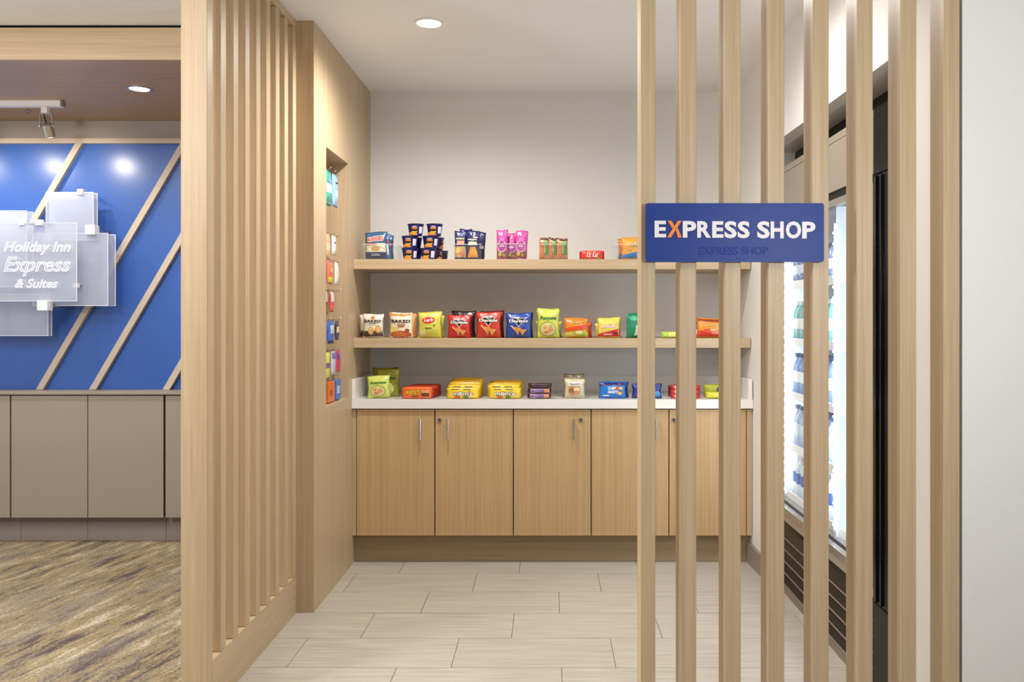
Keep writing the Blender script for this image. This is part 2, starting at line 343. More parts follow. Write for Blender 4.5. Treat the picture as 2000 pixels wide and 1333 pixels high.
for idx, lab in units:
    x0 = dx(doors[idx[0]][0])-.002; x1 = dx(doors[idx[-1]][1])+.002
    t = thing('base_cabinet', lab, 'cabinet', ((x0+x1)/2, 4.9, .1575))
    bm = B(); box(bm, x0+.001, x1-.001, DY+.022, YB-.002, .1575, .843); obj('body', bm, wood('z', (150, 126, 96), (132, 110, 80)), t)
    for i in idx:
        a, b = doors[i]; bm = B(); box(bm, dx(a), dx(b), DY, DY+.02, .1575, .840); d = obj('door', bev(bm, .001, 1), WDOOR, t)
        hx, lx = hand[i]; X = dx(hx); zt = CAMH-(818-VY)/SC; zb = CAMH-(858-VY)/SC
        bm = B(); tube(bm, [(X, DY, zt-.012), (X, DY-.024, zt-.012)], .004); tube(bm, [(X, DY, zb+.012), (X, DY-.024, zb+.012)], .004); tube(bm, [(X, DY-.026, zt), (X, DY-.026, zb)], .0055, 10)
        sub('handle', bm, CHROME, d, smooth=False)
        if lx:
            X = dx(lx); zl = CAMH-(820.5-VY)/SC
            bm = B(); tube(bm, [(X, DY, zl), (X, DY-.007, zl)], .0115, 16); lk = sub('lock', bm, CHROME, d)
            bm = B(); box(bm, X-.0015, X+.0015, DY-.0078, DY-.0068, zl-.006, zl+.006); 
            tube(bm, [(X, DY-.0068, zl), (X, DY-.0078, zl)], .0035, 8)
            o = sub('keyhole', bm, BLACK, d)
bm = B(); box(bm, WXF+.0005, dx(695.5), DY+.004, YB-.01, .1575, .840); struct('trim_4', bm, WZ)
bm = B(); box(bm, dx(1459), XR(4.68)-.003, DY+.004, YB-.01, .1575, .840); struct('trim_5', bm, WZ)
bm = B(); box(bm, WXF+.001, XR(4.745)-.002, 4.745, 4.765, .001, .1565); struct('trim_6', bm, wood('x', (166, 142, 110), (146, 122, 92)))

# ------------------------------------------------------------ ceiling lamps
def downlight(x, y, z, label, em, ring=WHITEP, r=.055):
    t = thing('downlight', label, 'lamp', (x, y, z-.012), 'recessed ceiling downlights')
    bm = B(); n = 32
    pr = [(r+.012, z-.001), (r+.012, z-.004), (r+.001, z-.006), (r-.003, z-.001)]
    lathe(bm, pr+[pr[0]], x, y, n, cap=False); obj('trim_ring', bm, ring, t, smooth=False)
    bm = B(); lathe(bm, [(r-.004, z-.0035), (r-.004, z-.0015)], x, y, n); obj('lens', bm, em, t)
EM = emit((255, 246, 230), 9, 'downlight_lens')
for (x, y), lab in zip(SHOP_LAMPS, ['round white recessed downlight glowing in the shop ceiling, the one in full view', 'round downlight in the shop ceiling hidden behind the slats', 'round downlight in the ceiling in front of the shop, left of the slats', 'round downlight in the ceiling in front of the slats']):
    downlight(x, y, CEIL, lab, EM)
downlight(-2.12, 4.48, 2.525, 'round chrome-ringed downlight in the wooden lobby soffit above the blue wall', EM, CHROME, .052)
downlight(-3.3, 4.48, 2.525, 'round chrome-ringed downlight further left in the wooden lobby soffit', EM, CHROME, .052)

# ------------------------------------------------------------ lobby: blue wall, ledge, cabinets
PB = 5.2; PS = F/PB
t = thing('wall_panel', 'glossy royal blue wall panel with raised diagonal beige battens', 'panel', (-2.9, PB, .9))
m, nt, b = new('blue_lacquer'); b.inputs['Base Color'].default_value = lin((27, 80, 160)); b.inputs['Roughness'].default_value = .6; b.inputs['Specular IOR Level'].default_value = .3; b.inputs['Coat Weight'].default_value = 1; b.inputs['Coat Roughness'].default_value = .3
BLUE = m
bm = B(); box(bm, -4.59, -1.302, PB, LB-.001, .906, 2.38); obj('backing', bm, BLUE, t)
BT = plain((186, 172, 154), .4)
bm = B(); box(bm, -4.59, -1.302, PB-.03, LB-.001, 2.3805, 2.41); obj('top_frame', bm, BT, t)
for px, py, in ((158, 282), (-130, 282), (362, 282), (465, 282), (608, 282)):
    X1 = (px-VX)/PS; z1 = 2.38; z0 = .907; X0 = X1-(z1-z0)*.585; hw = .0205
    pts = [(X0-hw, z0), (X0+hw, z0), (X1+hw, z1), (X1-hw, z1)]
    if X0-hw < -4.58: zc = z0+(-4.58-X0+hw)/.585; pts = [(-4.58, zc), (-4.58+2*hw, zc), (X1+hw, z1), (X1-hw, z1)]
    if X1+hw > -1.302: continue
    bm = B(); xz_prism(bm, pts, PB-.028, PB-.0005); obj('batten', bm, BT, t)
bm = B(); box(bm, -4.59, -1.302, 5.085, LB-.001, .885, .905); tag(obj('ledge', bm, TAUPE), 'thin taupe ledge running along the top of the grey lobby cabinets', 'ledge')
LS = F/5.10
def lx(px): return (px-VX)/LS
TD = plain((146, 135, 122), .38)
for xs, lab in (([(22, 170.5), (172, 319)], 'taupe handleless two-door lobby cabinet under the blue wall, the one seen whole'), ([(323, 470), (472, 619)], 'taupe lobby cabinet under the blue wall, mostly hidden by the wooden post'), ([(-278, -130), (-129, 19)], 'taupe lobby cabinet under the blue wall, cut by the left edge of view')):
    a = lx(xs[0][0]); b = lx(xs[1][1]); b = min(b, -1.305)
    t = thing('lobby_cabinet', lab, 'cabinet', ((a+b)/2, 5.15, .1575))
    bm = B(); box(bm, a+.003, b-.003, 5.119, LB-.001, .1575, .884); obj('body', bm, DGREY, t)
    for p, q in xs:
        bm = B(); box(bm, lx(p), min(lx(q), -1.303), 5.10, 5.118, .1575, .878); obj('door', bev(bm, .001, 1), TD, t)
j = [-4.59, (-400-VX)/326, (42-VX)/326, (172-VX)/326, (325-VX)/326, -1.302]
base = thing('plinth', 'grey brown jointed plinth boards under the lobby cabinets', 'plinth', (-2.9, 5.18, 0))
for p, q in zip(j, j[1:]):
    bm = B(); box(bm, p+.001, q-.001, 5.18, LB-.001, .004, .1565); obj('board', bm, GREYB, base)
# layered acrylic sign
t = thing('acrylic_sign', 'layered frosted acrylic hotel name sign on white blocks in front of the blue wall', 'sign', (-2.9, 5.0, 1.2))
def sheet(x0, x1, y0, y1, Y, Y2=None):
    a = at(x0, y1, Y); b = at(x1, y0, Y)
    for yy_ in ([Y, Y2] if Y2 else [Y]):
        bm = B(); box(bm, a.x, b.x, yy_, yy_+.006, a.z, b.z); s = obj('sheet', bm, FROST, t)
        bm = B(); e = .0018
        for q in ((a.x-e, a.x, a.z-e, b.z+e), (b.x, b.x+e, a.z-e, b.z+e), (a.x, b.x, b.z, b.z+e), (a.x, b.x, a.z-e, a.z)): box(bm, q[0], q[1], yy_, yy_+.006, q[2], q[3])
        sub('polished_edge', bm, EDGE, s)
sheet(90, 182, 376, 468, 5.045, 5.088); sheet(-60, 51, 412, 560, 5.02, 5.084); sheet(-90, 149, 436, 588, 4.93)
sheet(65, 210, 456, 597, 5.005, 5.092); sheet(-60, 93, 575, 656, 5.055, 5.094)
for px, py, s, Y in ((155.5, 375, 11, 5.035), (175, 449, 19, 4.985), (40, 434.5, 11, 4.92), (74, 434.5, 11, 4.92), (147, 558, 9, 4.95), (82, 597, 20, 4.90), (-20, 570, 11, 4.92)):
    c = at(px, py, Y); h = s/2*Y/F
    bm = B(); box(bm, c.x-h, c.x+h, Y, Y+2*h, c.z-h, c.z+h); sb = obj('block', bev(bm, .002, 1), WHITEP, t)
    bm = B(); box(bm, c.x-h*.45, c.x+h*.45, Y+2*h, PB-.0005, c.z-h*.45, c.z+h*.45); sub('stem', bm, STEEL, sb)
LM = plain((250, 250, 255), .25)
for s, x0, x1, y0, y1, k in (('Holiday Inn', 7, 138, 472, 498, .3), ('Express', 7, 138, 502, 540, .3), ('& Suites', 29, 113, 545, 563, .3)):
    for YY, dxp in ((4.922, 0), (4.952, 0)):
        vs, fs = text_mesh(s, k, 0, True); a = at(x0, y1, 4.922); b = at(x1, y0, 4.922); bm = B()
        f = [bm.verts.new((a.x+u*(b.x-a.x), YY+z_*.03, a.z+v*(b.z-a.z))) for u, v, z_ in vs]
        for q in fs: bm.faces.new([f[i] for i in q])
        obj('lettering', bm, LM, t)
# track and spotlights
bm = B(); box(bm, -4.4, at(121, 0, 4.74).x, 4.72, 4.756, 2.492, 2.5245); rail = thing('ceiling_track', 'white lighting track on the wooden lobby soffit', 'track', (-3.5, 4.74, 2.49)); obj('rail', bm, WHITEP, rail)
xe = at(121, 0, 4.74).x
bm = B(); box(bm, xe, xe+.012, 4.721, 4.755, 2.493, 2.5235); obj('end_cap', bm, STEEL, rail)
for X, lab in ((-2.752, 'small chrome track spotlight at the right end of the lobby track'), (-3.195, 'small chrome track spotlight second from the right end of the lobby track'), (-3.64, 'small chrome track spotlight third from the right end of the lobby track')):
    t = thing('track_spotlight', lab, 'spotlight', (X, 4.75, 2.49), 'lobby track spotlights')
    bm = B(); box(bm, X-.022, X+.012, 4.724, 4.752, 2.458, 2.491); obj('adapter', bm, WHITEP, t)
    bm = B()
    for s in (-1, 1): box(bm, X+s*.033-.002, X+s*.033+.002, 4.734, 4.744, 2.385, 2.452)
    box(bm, X-.035, X+.035, 4.734, 4.744, 2.452, 2.457); obj('yoke', bm, STEEL, t)
    ax = Vector((.012, .42, -.9)).normalized(); c = Vector((X, 4.742, 2.405))
    bm = B(); tube(bm, [c, c+ax*.01, c+ax*.075], [.02, .028, .028], 20); obj('lamp_can', bm, CHROME, t, smooth=False)
    bm = B(); tube(bm, [c+ax*.0755, c+ax*.0765], .022, 16); obj('lens', bm, emit((255, 240, 215), 12, 'spot_lens'), t)
    bm = B(); tube(bm, [(X-.012, 4.738, 2.457), (X-.006, 4.735, 2.43), (X-.002, 4.74, 2.402)], .003, 6); obj('cable', bm, BLACK, t)
    bm = B()
    for s in (-1, 1): bmesh.ops.create_icosphere(bm, subdivisions=2, radius=.006, matrix=Matrix.Translation((X+s*.039, 4.739, 2.387)))
    obj('pivot_knob', bm, CHROME, t)
    p = c+ax*.085; q = Vector((0, .7, -.6)).to_track_quat('-Z', 'Y').to_euler()
    lamp('SPOT', p, 10, (1, .90, .76), .02, rot=q, spot=140, blend=1)
c = at(52, 223, 5.0)
bm = B(); lathe(bm, [(.014, 2.524), (.014, 2.518), (.006, 2.512), (.006, 2.5), (.011, 2.498), (.011, 2.496)], -2.98, 4.95, 14); tag(obj('sprinkler', bm, CHROME), 'small chrome sprinkler head under the wooden lobby soffit', 'sprinkler')

# ------------------------------------------------------------ glass-door cooler
t = thing('display_cooler', 'tall glass-door drinks cooler built into the right wall recess', 'cooler', (1.5, 3.66, 0))
CX, CY0, CY1, CXB = 1.14, 2.862, 4.462, 1.86
INW = plain((225, 230, 238), .35)
CT = plain((146, 134, 120), .35)
bm = B(); box(bm, CX+.04, CXB, CY0+.02, CY1-.02, 2.03, 2.069); box(bm, CX+.03, CXB, CY0, CY0+.02, .34, 2.069); box(bm, CX+.03, CXB, CY1-.02, CY1, .34, 2.069); box(bm, CXB, CXB+.03, CY0, CY1, .06, 2.069); box(bm, CX+.03, CXB, CY0, CY1, .06, .339); obj('cabinet_shell', bm, BLACK, t)
bm = B(); box(bm, 1.27, 1.30, CY0, CY1, 2.070, 2.19); obj('dark_gap_filler', bm, BLACK, t)  # black filler standing in for the dark space above the cooler
bm = B(); box(bm, CX+.06, CXB-.001, CY0+.0205, CY0+.03, .43, 1.86); box(bm, CX+.06, CXB-.001, CY1-.03, CY1-.0205, .43, 1.86); box(bm, CXB-.01, CXB-.001, CY0+.03, CY1-.03, .43, 1.86); box(bm, CX+.06, CXB-.001, CY0+.0205, CY1-.0205, 1.861, 1.875); box(bm, CX+.06, CXB-.001, CY0+.0205, CY1-.0205, .41, .429); obj('liner', bm, INW, t)
bm = B(); box(bm, CX, CX+.03, 3.04, CY1, 1.845, 2.038); obj('header_panel', bm, CT, t)
bm = B(); box(bm, CX, CX+.03, 3.04, CY1, 2.0405, 2.069); obj('header_strip', bm, CT, t)
bm = B(); box(bm, CX+.012, CX+.03, 3.04, CY1, 1.818, 1.8445); obj('header_gap', bm, BLACK, t)
bm = B(); box(bm, CX+.0, CX+.0295, CY0, 3.0395, .345, 1.835); o = obj('corner_stile', bm, BLACK, t)
bm = B(); box(bm, CX+.0, CX+.0295, CY0, 3.0395, 1.84, 2.069); o = obj('corner_cap', bm, BLACK, t)
bm = B(); box(bm, CX+.0, CX+.0295, CY0, 3.0395, .06, .34); o = obj('corner_base', bm, BLACK, t)
for ya in (3.0, 2.955): 
    bm = B(); box(bm, CX-.008, CX-.0005, ya, ya+.006, .35, 1.83); obj('stile_rib', bm, plain((24, 26, 30), .15), t)
for ya, yb in ((3.042, 3.650), (3.656, CY1-.004)):
    bm = B(); xa, xb = CX, CX+.028; f = .03
    box(bm, xa, xb, ya, yb, 1.786, 1.812); box(bm, xa, xb, ya, yb, .388, .418); box(bm, xa, xb, ya, ya+.012, .4185, 1.7855); box(bm, xa, xb, yb-.012, yb, .4185, 1.7855)
    d = obj('door', bm, CT if 0 else plain((170, 164, 156), .25, .7), t)
    bm = B(); box(bm, CX+.011, CX+.016, ya+.0121, yb-.0121, .4185, 1.7855); sub('glass_pane', bm, clear_mat((235, 240, 245), .015, .02, 'door_glass', 1.15), d)
bm = B(); box(bm, CX+.004, CX+.03, 3.04, CY1, .352, .386); obj('door_sill', bm, CT, t)
bm = B(); box(bm, CX+.012, CX+.0295, 3.04, CY1, .328, .3515); obj('sill_gap', bm, BLACK, t)
for i in range(5):
    z = .325-i*.056; bm = B(); xz_prism(bm, [(CX+.001, z-.050), (CX+.004, z-.052), (CX+.026, z-.004), (CX+.022, z-.001)], 3.045, CY1-.003)
    lv = obj('grille_louvre', bm, plain((44, 37, 34), .4, spec=.2), t)
    bm = B(); box(bm, CX-.002, CX+.004, 3.045, CY1-.003, z-.0555, z-.0522); sub('louvre_lip', bm, plain((150, 132, 116), .3), lv)
bm = B(); box(bm, CX+.004, CX+.03, 3.04, CY1, .001, .038); obj('kick_plate', bm, plain((120, 108, 96), .4), t)
SH = [.455, .70, .955, 1.22, 1.50]
for z in SH:
    bm = B(); box(bm, 1.205, CXB-.02, CY0+.035, CY1-.035, z-.012, z); s = obj('shelf', bm, WHITEP, t)
    bm = B(); box(bm, 1.198, 1.2045, CY0+.035, CY1-.035, z-.02, z+.018); sub('price_rail', bm, WHITEP, s)
LED = emit((235, 244, 255), 45, 'led_chip'); LEDB = emit((225, 238, 255), .8, 'led_diffuser')
for yl in (4.335, 3.588, 2.90):
    bm = B(); box(bm, 1.184, 1.192, yl-.006, yl+.006, .46, 1.73); s = obj('led_strip', bm, LEDB, t)
    if yl > 3:
        for i in range(28):
            bm = B(); z = .48+i*.0448; bmesh.ops.create_icosphere(bm, subdivisions=1, radius=.0058, matrix=Matrix.Translation((1.182, yl, z))); sub('led', bm, LED, s)
bm = B(); box(bm, 1.193, 1.27, 3.586, 3.592, .43, 1.80); obj('mullion', bm, emit((215, 232, 250), .55, 'lit_mullion'), t)  # emission paints a lit look on the white plastic mullion
for yl in (4.36, 3.71, 3.6): lamp('AREA', (1.2, yl, 1.1), 1.6, (.86, .93, 1), 1.2, rot=(0, -PI/2, 0), sy=.03)
for yl in (4.30, 3.54, 3.0): lamp('AREA', (1.179, yl, 1.1), 2.2, (.72, .86, 1), 1.2, rot=(0, PI/2, 0), sy=.02)
# bottles
def bottle(label, body, lab, cap, hh=.205, r=.032):
    t = thing('drink_bottle', label, 'bottle', (0, 0, 0))
    bm = B(); lathe(bm, [(r*.8, 0), (r, .008), (r, hh*.28), (r*.93, hh*.3), (r*.93, hh*.58), (r, hh*.6), (r*.97, hh*.7), (r*.45, hh*.88), (r*.42, hh*.92)], n=14); obj('bottle_body', bm, body, t, local=True, smooth=True)
    bm = B(); lathe(bm, [(r*.96, hh*.31), (r*.96, hh*.57)], n=14, cap=False); obj('bottle_label', bm, lab, t, local=True)
    bm = B(); lathe(bm, [(r*.46, hh*.905), (r*.46, hh)], n=12); obj('bottle_cap', bm, cap, t, local=True)
    return t
kinds = [((206, 216, 228), (40, 90, 170), (235, 235, 240), 'clear water bottle with blue label', .2), ((168, 186, 214), (206, 216, 232), (60, 80, 130), 'smoky blue drink bottle with pale label', .2),
         ((120, 150, 200), (235, 240, 245), (30, 60, 120), 'pale blue drink bottle with white label', .205), ((110, 168, 166), (222, 228, 226), (230, 235, 235), 'green drink bottle with white label', .2), ((96, 116, 160), (200, 208, 225), (30, 40, 80), 'dark blue drink bottle with pale label', .17)]
ORD = ['first', 'second', 'third', 'fourth', 'fifth', 'sixth', 'seventh', 'eighth', 'ninth', 'tenth', 'eleventh', 'twelfth', 'thirteenth', 'fourteenth', 'fifteenth', 'sixteenth']
names = ['lowest', 'second lowest', 'middle', 'second highest', 'highest']
for k, z in enumerate(SH):
    bc, lc, cc, lab, hh = kinds[k]
    L_ = '%s, one of the row on the %s cooler shelf' % (lab, names[k])
    p = bottle(L_, plain(bc, .12), plain(lc, .4), plain(cc, .3), hh)
    first = True
    for rowx in (1.252, 1.324):
        for i in range(16 if rowx < 1.3 else 8):
            yy_ = 4.35-i*.079 if i < 9 else 4.30-i*.079
            if i == 9 and rowx < 1.3: continue
            o = p if first else copy_tree(p); first = False
            o.location = (rowx, yy_, z+.0005); o['group'] = 'bottles on the %s cooler shelf' % names[k]
            o['label'] = '%s on the %s cooler shelf, %s row, %s from far end' % (['blue-labelled bottle', 'smoky blue bottle', 'pale blue bottle', 'sea-green bottle', 'dark blue bottle'][k], names[k], 'front' if rowx < 1.3 else 'rear', ORD[i])

# ------------------------------------------------------------ packets
def ramp(x): return max(0.0, min(1.0, x))
class Pack:
    def __init__(s, w, h, t, kind='bag', seed=0):
        s.w, s.h, s.t, s.kind, s.seed = w, h, t, kind, seed; s.rn = random.Random(seed); s.ph = s.rn.random()*6; s.sk = (s.rn.random()-.5)*.04
    def surf(s, u, v, eps=0.0, side=1):
        w, h, t = s.w, s.h, s.t
        if s.kind == 'cup':
            a = (u-.5)*PI*.96; r = (t/2)*(.80+.20*v)+eps
            return Vector((r*math.sin(a), -r*math.cos(a), v*h*.93))
        if s.kind == 'box':
            return Vector(((u-.5)*w, side*(-t/2-eps), v*h))
        if s.kind == 'bar':
            uu = ramp((u-.055)/.89); A = (1-abs(2*uu-1)**7); C = (1-abs(2*v-1)**3.0)
            bl = max(0, A)**.6*max(0, C)**.42
            wr = .10*math.sin(v*9+s.ph)*abs(2*u-1)**4
            y = t/2*(bl+wr*(1 if 0 < uu < 1 else .4))
            z = h*(.5+(v-.5)*(1-.10*(1-A)))
            if uu <= 0 or uu >= 1: y = .0008+.0008*math.sin(v*25)
            return Vector(((u-.5)*w, -side*y-eps*side, z))
        vv = ramp((v-.045)/.90)
        p, q = (2.4, 2.6) if s.kind == 'bag' else (2.2, 3.5)
        A = max(0, 1-abs(2*u-1)**p)**.62; C = max(0, 1-abs(2*vv-1)**q)**.62
        bl = A*C
        n = noise.noise(Vector((u*3.1+s.seed, v*3.3, side*2.0)))*.16+noise.noise(Vector((u*8+s.seed*2, v*5, side)))*.07
        e = abs(2*v-1)**3
        wr = e*.10*math.sin(u*17+s.ph+2*v)*(1 if bl > 0.02 else 0)
        y = t/2*(bl*(1+n)+wr)
        if vv <= 0 or vv >= 1: y = side*.0012*math.sin(u*40+s.ph)+.001
        wid = 1-.085*math.sin(PI*v)*(1 if s.kind == 'bag' else .4)+.012*math.sin(v*14+s.ph)
        if u in (0, 1) or bl <= 0.001: pass
        zz = v*h+ (0.018*h*math.sin(u*5+s.ph) if v > .5 else 0)*(v-.5)*2 + s.sk*h*(u-.5)*v
        return Vector(((u-.5)*w*wid, -side*max(y, -.004 if vv in (0, 1) else .0006)-eps*side, zz))
    def body(s, nu=14, nv=16):
        bm = B()
        if s.kind == 'cup':
            h, r = s.h, s.t/2
            lathe(bm, [(r*.78, 0), (r*.80, .001), (r, h*.93), (r*1.05, h*.94), (r*1.05, h*.99), (r*.98, h), (r*.9, h*.985)], n=28)
            return bm
        if s.kind == 'box':
            box(bm, -s.w/2, s.w/2, -s.t/2, s.t/2, 0, s.h); return bev(bm, .001, 1)
        g = {}
        for side in (1, -1):
            for i in range(nu+1):
                for j_ in range(nv+1):
                    u, v = i/nu, j_/nv
                    if side == -1 and (i in (0, nu) or j_ in (0, nv)): g[side, i, j_] = g[1, i, j_]; continue
                    g[side, i, j_] = bm.verts.new(s.surf(u, v, 0, side))
            for i in range(nu):
                for j_ in range(nv):
                    q = [g[side, i, j_], g[side, i+1, j_], g[side, i+1, j_+1], g[side, i, j_+1]]
                    bm.faces.new(q if side == 1 else q[::-1])
        return bm
def rest_low(o):   # lowest point of a body mesh
    return min(v.co.z for v in o.data.vertices)
PN = 0
def pack(name, label, cat, loc, w, h, t, col, prints=(), kind='bag', group=None, lean=0, yaw=0, roll=0, rough=.33):
    global PN; PN += 1
    P = Pack(w, h, t, kind, PN)
    loc = (loc[0], loc[1], loc[2]+abs(math.sin(math.radians(roll)))*w/2)
    r = thing(name, label, cat, loc, group, (math.radians(-lean), math.radians(roll), math.radians(yaw)))
    bd = {'bag': 'bag_body', 'pouch': 'bag_body', 'bar': 'wrapper', 'cup': 'cup_body', 'box': 'carton'}[kind]
    obj(bd, P.body(), film(col, rough) if kind in ('bag', 'pouch', 'bar') else plain(col, rough), r, local=True, smooth=kind != 'box', normals=True)
    if kind == 'cup':
        bm = B(); rr = t/2; lathe(bm, [(rr*1.06, h*.935), (rr*1.07, h*.95), (rr*1.07, h*.99), (rr*.99, h*1.004), (rr*.97, h*1.004)], n=28); obj('cup_lid', bm, plain((28, 30, 80), .3), r, local=True)
    for k, pr in enumerate(prints):
        eps = .0006+.0005*k; bm = B(); ty = pr[0]
        if ty == 't':
            _, s_, uc, vc, wu, hv, c = pr[:7]; sh = pr[7] if len(pr) > 7 else 0; bo = pr[8] if len(pr) > 8 else .02; rot = pr[9] if len(pr) > 9 else 0
            vs, fs = text_mesh(s_, sh, bo); f = []
            for a, b_, _ in vs:
                du, dv = (a-.5)*wu, (b_-.5)*hv+(a-.5)*rot
                f.append(bm.verts.new(P.surf(uc+du, vc+dv, eps)))
            for q in fs:
                if len(set(q)) > 2: bm.faces.new([f[i] for i in q])
            nm = 'lettering'
        elif ty == 'e':
            _, uc, vc, ru, rv, c = pr; n = 20; R = 4; nm = 'printed_patch'
            ce = bm.verts.new(P.surf(uc, vc, eps)); prev = None
            for q in range(1, R+1):
                ring = [bm.verts.new(P.surf(uc+ru*q/R*math.cos(2*PI*i/n), vc+rv*q/R*math.sin(2*PI*i/n), eps)) for i in range(n)]
                for i in range(n):
                    if prev: bm.faces.new((prev[i], ring[i], ring[(i+1) % n], prev[(i+1) % n]))
                    else: bm.faces.new((ce, ring[i], ring[(i+1) % n]))
                prev = ring
        else:  # 'q': four corners, bilinear grid
            _, pts, c = pr; n = 10; nm = 'printed_patch'; g = {}
            for i in range(n+1):
                for j_ in range(n+1):
                    a, b_ = i/n, j_/n
                    uv = [(1-a)*(1-b_)*pts[0][d]+a*(1-b_)*pts[1][d]+a*b_*pts[2][d]+(1-a)*b_*pts[3][d] for d in (0, 1)]
                    g[i, j_] = bm.verts.new(P.surf(uv[0], uv[1], eps))
            for i in range(n):
                for j_ in range(n): bm.faces.new((g[i, j_], g[i+1, j_], g[i+1, j_+1], g[i, j_+1]))
        o = obj(nm, bm, film(c, rough) if kind in ('bag', 'pouch', 'bar') else plain(c, rough), r, local=True, normals=False, smooth=True)
    return r
def R_(u0, v0, u1, v1, c): return ('q', [(u0, v0), (u1, v0), (u1, v1), (u0, v1)], c)
def tri(a, b, c_, c): return ('q', [a, b, c_, c_], c)
def on(shelf_z, xl, xr, yt, Y): 
    w_ = (xr-xl)*Y/F; zt = CAMH+(VY-yt)*Y/F
    return ((((xl+xr)/2)-VX)*Y/F, Y, shelf_z+.0008), w_, zt-shelf_z
W_ = (245, 242, 235); RED = (200, 30, 30)

# lower shelf: crisp bags, left to right. each kind: (name prefix, prints)
chip = (232, 170, 70)
baked1 = [R_(.02, .06, .98, .30, (92, 72, 66)), ('e', .22, .14, .2, .1, (70, 45, 40)), ('e', .42, .30, .15, .17, (226, 176, 100)), ('e', .42, .30, .11, .12, (238, 196, 130)), ('e', .78, .36, .15, .16, (214, 150, 76)), ('e', .8, .36, .1, .11, (232, 180, 110)), ('t', 'BAKED', .5, .71, .84, .12, (52, 40, 40), 0, .03), ('e', .5, .86, .12, .05, (220, 120, 60)), R_(.3, .58, .7, .61, (130, 110, 100))]
baked2 = [R_(.02, .86, .98, .97, (226, 130, 60)), ('e', .22, .33, .2, .12, (238, 210, 120)), ('e', .5, .14, .45, .14, (206, 96, 40)), ('e', .45, .14, .30, .08, (228, 140, 70)), ('t', 'BAKED', .5, .66, .84, .12, (52, 40, 40), 0, .03), R_(.35, .52, .7, .55, (120, 110, 100)), R_(.38, .44, .66, .49, (190, 90, 60)), ('e', .78, .3, .1, .06, (150, 70, 40))]
lays = [('e', .45, .68, .27, .13, (204, 26, 38)), ('e', .45, .68, .235, .10, (222, 40, 48)), ('t', "Lay's", .45, .68, .40, .16, W_, .25, .03), R_(.3, .36, .6, .40, (60, 130, 60)), R_(.66, .46, .76, .52, (110, 150, 60)), ('e', .2, .18, .16, .12, (222, 214, 150))]
def dor(bgd): return [tri((.22, .80), (.80, .81), (.51, .44), W_), tri((.25, .79), (.77, .80), (.51, .475), (34, 24, 26)), ('t', 'Doritos', .5, .68, .80, .15, (25, 20, 22), .0, .08), ('t', 'Doritos', .5, .68, .76, .12, W_, 0, .03), tri((.28, .44), (.60, .42), (.47, .10), (230, 150, 80)), tri((.52, .36), (.84, .34), (.64, .10), (224, 160, 84)), tri((.17, .48), (.24, .5), (.46, .2), (240, 200, 150)), ('q', [(.34, .86), (.40, .84), (.56, .72), (.48, .74)], (230, 210, 205))]
fun = [('t', 'Funyuns', .5, .66, .74, .15, (40, 110, 50), .1, .05), ('e', .47, .30, .36, .25, (45, 80, 40)), ('e', .47, .30, .34, .235, (206, 214, 120)), ('e', .47, .29, .30, .20, (232, 204, 150)), ('e', .35, .36, .1, .06, (214, 160, 90)), ('e', .6, .28, .12, .07, (222, 150, 96)), ('e', .4, .2, .1, .05, (210, 140, 80)), ('e', .6, .4, .08, .04, (190, 190, 110))]
cheeto = [R_(.03, .05, .97, .34, (196, 200, 70)), ('q', [(.03, .28), (.97, .50), (.97, .70), (.03, .48)], (222, 76, 30)), ('t', 'Cheetos', .58, .80, .50, .13, (60, 40, 20), .3, .06, .06), ('t', 'Cheetos', .58, .80, .48, .10, (240, 210, 80), .3, .02, .06), ('e', .3, .18, .14, .09, (226, 206, 120)), ('e', .62, .28, .16, .1, (238, 224, 150)), ('e', .82, .16, .1, .1, (160, 190, 50))]
frito = [('q', [(.02, .05), (.98, .05), (.98, .48), (.02, .20)], (212, 40, 40)), ('t', 'Fritos', .48, .58, .66, .20, (200, 40, 40), .3, .09, .06), ('t', 'Fritos', .48, .58, .62, .17, W_, .3, .03, .06), R_(.25, .14, .62, .22, (236, 190, 180)), ('e', .78, .22, .1, .07, (150, 30, 30))]
cheet2 = [R_(.02, .05, .98, .36, (206, 50, 34)), ('q', [(.02, .84), (.98, .80), (.98, .95), (.02, .96)], (150, 60, 26)), ('t', 'Cheetos', .55, .68, .6, .14, (70, 40, 20), .3, .06, .04), ('t', 'Cheetos', .55, .68, .58, .11, (244, 210, 90), .3, .02, .04), ('e', .4, .36, .2, .1, (228, 84, 60)), ('e', .66, .26, .16, .09, (236, 130, 100)), ('e', .56, .4, .1, .05, (240, 200, 150))]
G2 = 'crisp bags on the lower shelf'
def mid(xl, xr, yt, col, pr, lab, Y=4.752, **k):
    loc, w_, h_ = on(Z2S, xl, xr, yt, Y); return pack('crisp_bag', lab, 'snack bag', loc, w_, h_, k.pop('t', .05), col, pr, group=G2, **k)
mid(708, 750, 614, (236, 226, 208), baked1, 'cream and brown baked crisp bag, first at the left end of the lower shelf')
mid(702, 738, 615, (226, 208, 184), baked1[:4], 'second brown-based crisp bag tucked behind the first at the left end', Y=4.83, yaw=16)
mid(760, 808, 611, (240, 226, 196), baked2, 'cream crisp bag with orange top edge, second bag front row of the lower shelf')
mid(768, 816, 612, (228, 150, 90), [R_(.1, .3, .9, .8, (238, 224, 200))], 'orange crisp bag peeking out behind the orange-topped cream bag', Y=4.83, yaw=-10)
mid(816, 864, 610, (216, 208, 84), lays, 'lime yellow crisp bag with red oval logo on the lower shelf')
mid(822, 870, 617, (206, 196, 72), [], 'yellow crisp bag peeking out behind the lime yellow one with the red oval', Y=4.83, yaw=-12)
mid(874, 921, 616, (204, 40, 36), dor((204, 40, 36)), 'red tortilla chip bag standing in front of the darkest bag on the lower shelf')
